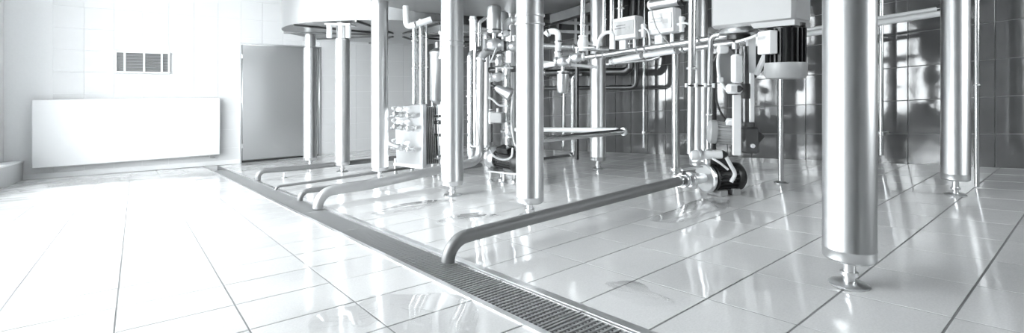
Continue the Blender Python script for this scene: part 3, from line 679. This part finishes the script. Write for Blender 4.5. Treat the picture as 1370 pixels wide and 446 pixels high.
# ------------------------------------------------------------------ pipe rack under the middle and nearest tanks
UQ = 4.95
def rk(px, py, du=0): return at(px, py, u=UQ + du)
pipe('rack_pipe', 'upper long pipe of the rack, running under the two control boxes', 'pipe', [rk(738, 85), rk(780, 77.5), rk(919, 57), rk(1012, 43)], .036, .3, clamps=(.17, .30, .34, .52, .56, .8), base=rk(738, 88))
pipe('rack_pipe', 'left insulated length of the lower rack pipe', 'pipe', [rk(817, 83, .13), rk(858, 74.5, .13)], .043, clamps=(.1,), mat='white_paint')
pipe('rack_pipe', 'right insulated length of the lower rack pipe', 'pipe', [rk(863, 73.5, .13), rk(907, 66.5, .13)], .043, clamps=(.97,), mat='white_paint')
pipe('rack_pipe', 'end length of the lower rack pipe, passing behind the upright pipe', 'pipe', [rk(911, 66, .13), rk(1003, 54, .13)], .04, clamps=(.05,))
pipe('rack_pipe', 'thin lowest pipe of the rack with hanging clips', 'pipe', [rk(812, 86, .25), rk(872, 79.5, .25), rk(884, 75, .25)], .022, clamps=(.75,))
pipe('rack_pipe', 'grey pipe running level behind the near leg to the upright white pipe', 'pipe', [at(722, 61, u=5.1), at(815, 66, u=5.75)], .045, clamps=(.5,))
pipe('rack_pipe', 'white rack pipe emerging low behind the near leg', 'pipe', [at(716, 90, d=6.9), at(752, 84, d=6.6)], .035, mat='white_paint', clamps=(.8,))
pipe('rack_pipe', 'thin white pipe under the hanging actuator bracket', 'pipe', [at(716, 82.5, d=7.2), at(800, 90, d=7.2)], .024, mat='white_paint', clamps=(.55,))
valve('actuator_valve', 'valve with a hanging two-tone actuator can below the rack pipe', at(753, 82, d=6.2), AX_B * .6 - AX_A, .05, .30, act=(0, 0, -1))
valve('ball_valve', 'clamped valve body in line with the upper rack pipe', at(772, 77, d=6.05), (.5, -.85, .06), .045, 0, act=(0, 0, 1), hd=(.5, -.85, 0))
valve('ball_valve', 'white valve at the foot of the upright white pipe', at(780, 58, d=6.3), UP, .05, 0, act=RIGHT, hd=RIGHT, mat='white_paint')
pipe('u_bend_pipe', 'white U-bend pipe between the near leg and the upright white pipe', 'pipe', [at(730, 47, d=6.5), at(734, 42, d=6.5), at(747, 42, d=6.45), at(747, 62, d=6.4), at(746, 82, d=6.35)], .042, .10, mat='white_paint', clamps=(.08, .55, .8))
for px, w, y1, d, lab in ((779.5, .035, 55, 6.4, 'bright upright pipe coming down from the tank to the white valve'), (808, .026, 45, 6.2, 'thin upright pipe right of the back leg'),
                          (818.5, .034, 66, 6.6, 'upright pipe left of the first control box'), (830, .042, 26, 6.8, 'upright pipe rising behind the first control box')):
    pipe('down_pipe', lab, 'pipe', [at(px, y1, d=d), at(px + .5, -32, d=d)], w, clamps=(.25,), mat='pipe_steel')
pipe('hose', 'arched white hose beside the first control box', 'hose', [at(799, 66, d=6.0), at(803, 51, d=5.98), at(812, 43.5, d=5.95), at(820, 47, d=5.93), at(821, 66, d=5.93)], .022, mat='cable_white', smooth=True, n=12)
# frame behind the rack
fb = thing('support_frame', 'dark steel frame of beams behind the rack, under the middle tank', 'frame', (6.6, 6.0, zf(6.6, 6)))
UF = 6.7
def beam(a, b, w, name='beam'):
    a = Vector(a); b = Vector(b); d = (b - a).normalized(); x, y, _ = basis(d); h = w / 2
    return MB().prism([a + x * h + y * h, a - x * h + y * h, a - x * h - y * h, a + x * h - y * h], b - a).build(name, 'dark_steel', fb)
for y0, y1 in ((26, 33), (39.5, 44), (64, 66)): beam(at(700, y0, u=UF), at(797, y1, u=UF), .06)
for x in (748, 772, 787): beam(at(x, 8, u=UF + .05), at(x, 75, u=UF + .05), .07, 'post')
beam(at(740, 26, u=UF - .5), at(800, 8, u=UF - .5), .16, 'cross_tray')
for u in (UF + .05,):
    p = at(772, 75, u=u); beam(p, (p.x, p.y, zf(p.x, p.y)), .05, 'post')
# control boxes
def control_box(x0, x1, y0, y1, label):
    a = at(x0, y1, u=UQ); b = at(x1, y1, u=UQ); zt = at(x0, y0, u=UQ).z; zb = a.z
    c = Vector((UQ + .07, (a.y + b.y) / 2, (zt + zb) / 2)); Wd = a.y - b.y; H = zt - zb
    t = thing('control_box', label, 'control box', (c.x, c.y, zb)); T = Matrix.Rotation(-SA * .4, 3, 'X')
    MB().box(c, (.16, Wd, H), T, .02).build('housing', 'white_plastic', t)
    MB().box(c + Vector((-.085, 0, 0)), (.02, Wd * .97, H * .97), T, .008).build('lid', 'white_plastic', t)
    sc = MB().box(c + Vector((-.097, -Wd * .02, 0)), (.008, Wd * .82, H * .62), T, .002).build('screen', 'screen_grey', t)
    MB().box(c + Vector((-.102, Wd * .12, H * .12)), (.004, Wd * .4, H * .05), T, 0).build('display_line', 'dark_steel', sc)
    MB().box(c + Vector((-.102, Wd * .15, H * .0)), (.004, Wd * .46, H * .05), T, 0).build('display_line', 'dark_steel', sc)
    MB().box(c + Vector((-.102, -Wd * .18, -H * .02)), (.004, Wd * .2, H * .16), T, 0).build('display_panel', 'grey_paint', sc)
    for k in (-.25, .05): MB().cyl(c + Vector((.02, -Wd / 2, k * H)), c + Vector((.02, -Wd / 2 - .07, k * H)), .02, 10).build('cable_gland', 'white_plastic', t)
    MB().box((c.x, c.y + Wd * .22, zb - .06), (.05, Wd * .3, .14), None, .006).build('bracket', 'white_paint', t)
    MB().cyl((c.x + .03, c.y - Wd * .2, zb - .16), (c.x + .03, c.y - Wd * .2, zb + .01), .022, 10).build('bracket_post', 'frame_steel', t)
    return c, Wd
control_box(821, 852, 25, 54, 'left of two pale control boxes with grey display above the rack pipes')
control_box(868, 903, 14.5, 47, 'right of two pale control boxes, nearer the upright pipe')
for x, y0, y1, lab in ((861, 32, 50, 'left'), (912, 22, 43, 'right')):
    t = thing('cable_connector', 'white cable connector hanging right of the %s control box' % lab, 'connector', at(x, y1, u=UQ - .02))
    MB().cyl(at(x, y1, u=UQ - .02), at(x, y0, u=UQ - .02), .028, 12).build('sleeve', 'white_plastic', t)
    MB().cyl(at(x - 5, (y0 + y1) / 2, u=UQ + .02), at(x, (y0 + y1) / 2, u=UQ - .02), .018, 10).build('plug', 'white_plastic', t)
pipe('signal_cable', 'white cable curving down from the left control box connector', 'cable', [at(861, 36, u=UQ - .03), at(867, 42, u=UQ - .05), at(869, 52, u=UQ - .05), at(869, 61, u=UQ - .04)], .011, mat='cable_white', smooth=True, n=8)
pipe('signal_cable', 'short white cable from the right control box connector to the upright pipe', 'cable', [at(912, 31, u=UQ - .03), at(918, 31, u=UQ - .05), at(923, 34, u=UQ - .02)], .011, mat='cable_white', smooth=True, n=8)
pipe('signal_cable', 'dark cable crossing the face of the right control box', 'cable', [at(872, 12, u=UQ - .12), at(874, 24, u=UQ - .12), at(880, 40, u=UQ - .13), at(893, 56, u=UQ - .1), at(901, 63, u=UQ - .06)], .007, mat='grey_paint', smooth=True, n=8)
ac = thing('pneumatic_cylinder', 'horizontal steel cylinder with dark end ring above the right control box', 'cylinder', at(892, 12, u=UQ))
a_, b_ = at(871, 7, u=UQ + .04), at(912, 0, u=UQ + .04)
MB().cyl(a_, b_, .062, 24).build('barrel', 'steel', ac); ring(b_, b_ - a_, .06, .05, 1.15).build('end_ring', 'black_paint', ac); ring(a_, b_ - a_, .06, .03, 1.08).build('end_cap', 'white_paint', ac)
MB().cyl(b_, b_ + (b_ - a_).normalized() * .1, .025, 12).build('rod', 'frame_steel', ac)

# upright pipes at the leg behind the pump
pipe('riser_pipe', 'bright upright pipe with a union at its top, rising from the pump valve', 'pipe', [at(924, 206, d=5.02), at(926.5, -14, d=5.02)], .04, flanges=(.955,), clamps=(.52,), mat='pipe_steel', n=20)
c7 = at(904, 231, d=6.847)
pipe('riser_pipe', 'upright pipe with a dark shaded side, left of the bright upright pipe', 'pipe', [(c7.x, c7.y, zf(c7.x, c7.y)), (c7.x, c7.y, .62)], .056, flanges=(.02,), n=20)
pipe('hooked_pipe', 'grey pipe hooked over at the top, hanging beside the back leg', 'pipe', [at(962, 47, d=4.95), at(951, 46, d=5.0), at(948, 200, d=5.2)], .03, .07, mat='pipe_steel', clamps=(.45, .7))
pipe('dark_conduit', 'black conduit standing in shadow behind the hooked pipe', 'pipe', [at(954, 200, d=5.6), at(955, 72, d=5.6)], .035, mat='black_paint', clamps=(.3, .65))
tb = thing('tie_bracket', 'small white tie bracket across the upright pipes at mid height', 'bracket', at(937, 118, d=4.9))
MB().sweep([at(917, 114.5, d=4.97), at(956, 115, d=4.97)], .009, 8).build('tie_rod', 'dark_steel', tb)
for x in (918.5, 931, 944, 955): MB().cyl(at(x, 117, d=4.95), at(x, 111.5, d=4.95), .018, 10).build('nut', 'white_paint', tb)

# pipes along the right wall, the long pair darkened for shade; slim poles
UD = 7.5
pipe('wall_pipe', 'upper steel pipe along the wall, darkened for shade, turning up behind the rack', 'pipe', [at(640, 99, u=UD), at(843, 95.5, u=UD), at(846, 60, u=UD)], .072, .16, mat='dark_steel', n=18, clamps=(.5,))
pipe('wall_pipe', 'lower steel pipe along the wall, darkened for shade, turning up beside the slim pole', 'pipe', [at(640, 119, u=UD), at(851, 117, u=UD), at(854, -20, u=UD)], .045, .12, mat='dark_steel', n=16, clamps=(.45,))
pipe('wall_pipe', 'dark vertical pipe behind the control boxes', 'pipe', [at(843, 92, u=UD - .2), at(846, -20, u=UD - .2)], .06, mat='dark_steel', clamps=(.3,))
q = at(767, 207, d=10.0)
pipe('floor_pipe', 'slim pipe leaving along the floor and turning up beside the back leg', 'pipe', [at(700, 217, d=9.3), at(767, 209, d=10.1), at(766.5, 100, d=10.1), at(778, 99, d=10.1)], .05, .12, clamps=(.4,))
pipe('riser_pipe', 'thin upright pipe below the hanging actuator can', 'pipe', [at(754, 196, d=9.9), at(755, 110, d=9.9)], .035, clamps=(.9,))
a_ = at(836, 176, d=7.0)
pipe('level_pipe', 'level pipe along the back leg with a white end flange', 'pipe', [at(700, 189.5, v=a_.y), a_], .04, flanges=(.985,), n=18)
pipe('level_pipe', 'second level pipe meeting the white end flange from behind', 'pipe', [at(690, 173.5, d=8.4), at(826, 174.6, d=7.12)], .04, mat='white_paint', n=18)
def wall_pole(px, y0, y1, u, r, ybr, label, disc=False):
    a = at(px, y1, u=u); b = at(px, y0, u=u)
    t = thing('slim_pole', label, 'pole', (a.x, a.y, a.z))
    MB().cyl(a, (a.x, a.y, b.z), r, 14).build('tube', 'pipe_steel', t)
    if ybr:
        c = at(px, ybr, u=u); c = Vector((a.x, a.y, c.z))
        MB().cyl(c, (U_R, c.y, c.z), r * .5, 10).build('wall_bracket', 'frame_steel', t)
        ring(c, UP, r, .05, 1.35).build('clamp', 'frame_steel', t)
    return t
wall_pole(861.5, -20, 198, 7.85, .028, 178, 'slim pole fixed to the dark wall right of the back leg')
wall_pole(1179, -20, 208, 7.75, .026, 179, 'slim pole fixed to the wall right of the thick foreground leg')
pf = Vector((5.876, 2.435, zf(5.876, 2.435)))
sp = thing('stand_pole', 'slim steel pole on a round foot, standing free below the big motor', 'pole', pf)
MB().cyl(pf + UP * .012, (pf.x, pf.y, 1.5), .029, 16).build('tube', 'pipe_steel', sp); MB().lathe(pf, UP, [(0, .075), (.008, .076), (.02, .05), (.03, .03)], 20).build('foot_disc', 'frame_steel', sp)
pp = Vector((6.461, .873, zf(6.461, .873)))
pipe('slim_pole', 'thin bright pipe running down close beside the right background leg', 'pole', [pp + UP * .01, (pp.x, pp.y, 1.5)], .02, clamps=(.4,))
# white rail tube near the wall
rt = thing('rail_tube', 'white double tube rail sloping up behind the foreground leg', 'rail', at(1265, 18, u=7.0))
MB().sweep([at(1060, 49, u=7.0), at(1265, 17, u=7.0)], .034, 14).build('lower_tube', 'white_paint', rt)
MB().sweep([at(1060, 43, u=7.05), at(1258, 11.5, u=7.05)], .026, 14).build('upper_tube', 'white_paint', rt)
MB().ball(at(1265, 17, u=7.0), .042).build('end_cap', 'white_plastic', rt)
e_ = at(1260, 10, u=7.05); MB().box(e_, (.05, .09, .07), None, .01).build('end_clip', 'black_paint', rt)
MB().sweep([e_, e_ + Vector((1.0, 0, .03))], .02, 8).build('wall_arm', 'dark_steel', rt)
e_ = at(1110, 36, u=7.05); MB().sweep([e_, e_ + Vector((1.0, 0, .03))], .02, 8).build('wall_arm', 'dark_steel', rt)

# ------------------------------------------------------------------ agitator drive under the nearest tank
gd = thing('agitator_gearbox', 'big pale gearbox with a hanging finned motor under the nearest tank', 'gearbox', (4.4, 2.0, .05))
MB().box((4.37, 2.0, .76), (.34, .73, .46), None, .03).build('gear_housing', 'grey_paint', gd)
MB().prism([(4.21, 1.64, .50), (4.21, 1.97, .50), (4.21, 2.0, .545), (4.21, 1.64, .545)], (.31, 0, 0)).build('motor_flange', 'grey_paint', gd)
MB().box((4.19, 1.78, .80), (.012, .06, .10), None, .004).build('name_plate', 'white_paint', gd)
MB().lathe((4.37, 2.18, .53), (0, 0, -1), [(0, .15), (.03, .17), (.05, .16), (.06, .10)], 28).build('output_flange', 'frame_steel', gd)
MB().lathe((4.37, 2.18, .47), (0, 0, -1), [(0, .10), (.04, .10), (.05, .05), (.06, .05)], 20).build('shaft_seal', 'black_paint', gd)
mc = Vector((4.37, 1.776, .53))
electric_motor(gd, mc, (0, 0, -1), .158, .47, body='black_paint', cap='grey_paint', fins=22, side=-AX_B * .9 + AX_A * .45, box_mat='white_plastic')
for dx, dy in ((-.13, -.1), (.13, -.1)): MB().cyl(mc + Vector((dx, dy, -.02)), mc + Vector((dx, dy, .05)), .018, 8).build('bolt', 'frame_steel', gd)
# hanging bars carrying the small gear motor
hb = thing('hanging_support', 'two white hanging bars below the gearbox carrying the small gear motor', 'support', (4.45, 2.25, -.68))
def bar(px, w, y0, y1, d, name, mat='white_paint', th=.05):
    a = at(px, y1, d=d); b = at(px, y0, d=d); return MB().box(((a.x + b.x) / 2, (a.y + b.y) / 2, (a.z + b.z) / 2), (w, th, b.z - a.z), Matrix.Rotation(-YAW, 3, 'Z'), .006).build(name, mat, hb)
bar(985.5, .073, 127, 208, 4.36, 'wide_bar', th=.03); bar(1005, .042, 52, 166, 4.62, 'narrow_bar')
bar(1004.5, .074, 50, 98, 4.5, 'upper_bar')
st = MB().sweep([at(1027, 66, d=4.35), at(1012, 100, d=4.45)], .026, 8).build('diagonal_strut', 'white_paint', hb)
P_ = [at(1011, 62, d=4.6), at(1026, 62, d=4.55), at(1024, 92, d=4.55), at(1011, 104, d=4.6)]
MB().prism(P_, AWAY * .03).build('gusset_plate', 'black_paint', hb)
MB().cyl(at(997.5, 164, d=4.5), at(997.5, 62, d=4.5), .030, 16).build('drive_shaft', 'dark_steel', hb)
ring(at(997.5, 122, d=4.5), UP, .034, .14, 1.2).build('coupling', 'dark_rubber', hb)
gm = thing('gear_motor', 'small pale finned gear motor hanging sideways above the floor pump', 'motor', at(975, 206, d=4.5))
ca = at(989, 180, d=4.55); cb = at(948, 176, d=4.62)
electric_motor(gm, ca.lerp(cb, .12), cb - ca, .108, (cb - ca).length * .9, body='grey_paint', cap='grey_paint', fins=18, side=(0.1, -.5, 1), box_mat='white_plastic')
c_ = at(1001, 187, d=4.62); Rz = Matrix.Rotation(-YAW, 3, 'Z')
MB().box(c_, (.15, .16, .25), Rz, .02).build('gear_case', 'dark_steel', gm)
MB().box(c_ + RIGHT * .06 + UP * .03, (.11, .11, .11), Rz @ Matrix.Rotation(.7, 3, 'Y'), .01).build('side_cover', 'dark_rubber', gm)
MB().cyl(c_ + UP * .10, c_ + UP * .17, .06, 18).build('input_flange', 'dark_steel', gm)
MB().cyl(c_ - UP * .05 - AWAY * .1, c_ - UP * .05, .02, 10).build('breather', 'white_plastic', gm)
pipe('motor_cable', 'black cable hanging down to the small gear motor', 'cable', [at(958, 112, d=4.8), at(959, 135, d=4.75), at(964, 150, d=4.7), at(970, 160, d=4.65)], .011, mat='black_paint', smooth=True, n=8)
cy = thing('pneumatic_cylinder', 'upright white air cylinder left of the hanging bars', 'cylinder', at(984, 112, d=4.35))
MB().box(at(986, 92, d=4.37), (.085, .085, .26), Rz, .014).build('barrel', 'white_paint', cy)
MB().cyl(at(986, 62, d=4.37), at(986, 75, d=4.37), .018, 10).build('rod', 'dark_steel', cy)
MB().cyl(at(984, 66, d=4.37), at(984, 58, d=4.37), .034, 12).build('rod_end', 'frame_steel', cy)
MB().box(at(982, 119, d=4.35), (.13, .09, .09), Rz, .02).build('end_block', 'white_plastic', cy)
MB().cyl(at(988, 119, d=4.3), at(990, 119, d=4.4), .03, 12).build('port', 'black_paint', cy)
gh = thing('guard_shield', 'tear-shaped pale guard sheet edged by a white hose, left of the air cylinder', 'guard', at(968, 124, d=4.42))
out = [(963, 68), (960.5, 80), (961, 95), (964, 108), (970, 118), (977, 123), (983, 120), (984, 95), (983, 72), (974, 63)]
MB().prism([at(x, y, d=4.5) for x, y in out], AWAY * .02).build('sheet', 'grey_paint', gh)
MB().sweep(curve([at(x, y, d=4.47) for x, y in out[:6]]), .014, 10).build('edge_hose', 'cable_white', gh)
MB().box(at(963.5, 107, d=4.43), (.05, .04, .05), Rz, .008).build('clip', 'white_plastic', gh)
MB().box(at(967, 66, d=4.45), (.10, .06, .08), Rz, .015).build('top_clip', 'white_plastic', gh)
pipe('motor_cable', 'thin white cable from the rack pipe end to the motor terminal box', 'cable', [at(985, 56, d=4.3), at(1000, 52, d=4.15), at(1013, 47, d=4.0)], .013, mat='cable_white', smooth=True, n=8)
pipe('motor_cable', 'black cable arching behind the guard sheet', 'cable', [at(968, 64, d=4.6), at(961, 72, d=4.62), at(955, 82, d=4.65)], .012, mat='black_paint', smooth=True, n=8)

# ------------------------------------------------------------------ water left on the floor
def puddle(cx, cy_, ru, rv, label, seed):
    rnd = random.Random(seed); n = 40; ph = [rnd.uniform(0, 6.28) for _ in range(5)]
    top = []
    for i in range(n):
        a = 2 * math.pi * i / n; k = 1 + sum(.18 / (j + 1) * math.sin((j + 2) * a + ph[j]) for j in range(5))
        u, v = cx + ru * k * math.cos(a), cy_ + rv * k * math.sin(a); top.append((u, v, zf(u, v) + .0045))
    inner = [((x - cx) * .97 + cx, (y - cy_) * .97 + cy_, z + .002) for x, y, z in top]
    m = MB().add(top + inner, [tuple(range(n, 2 * n))] + [(i, (i + 1) % n, n + (i + 1) % n, n + i) for i in range(n)])
    tag(m.build('water_puddle', 'water'), label, 'puddle', 'water left on the floor')
puddle(4.1, 2.45, .55, .22, 'shallow puddle on the tiles in front of the black pump', 1)
puddle(2.12, 1.62, .12, .20, 'small puddle beside the drain edge at the front', 2)
puddle(2.5, 5.0, .40, .28, 'puddle on the tiles between the thick bent pipe and the thick leg', 3)
puddle(1.0, 2.15, .32, .55, 'broad thin puddle on the left floor beside the drain', 4)
puddle(2.55, 3.95, .30, .20, 'small puddle behind the long pipe, in front of the near leg', 5)
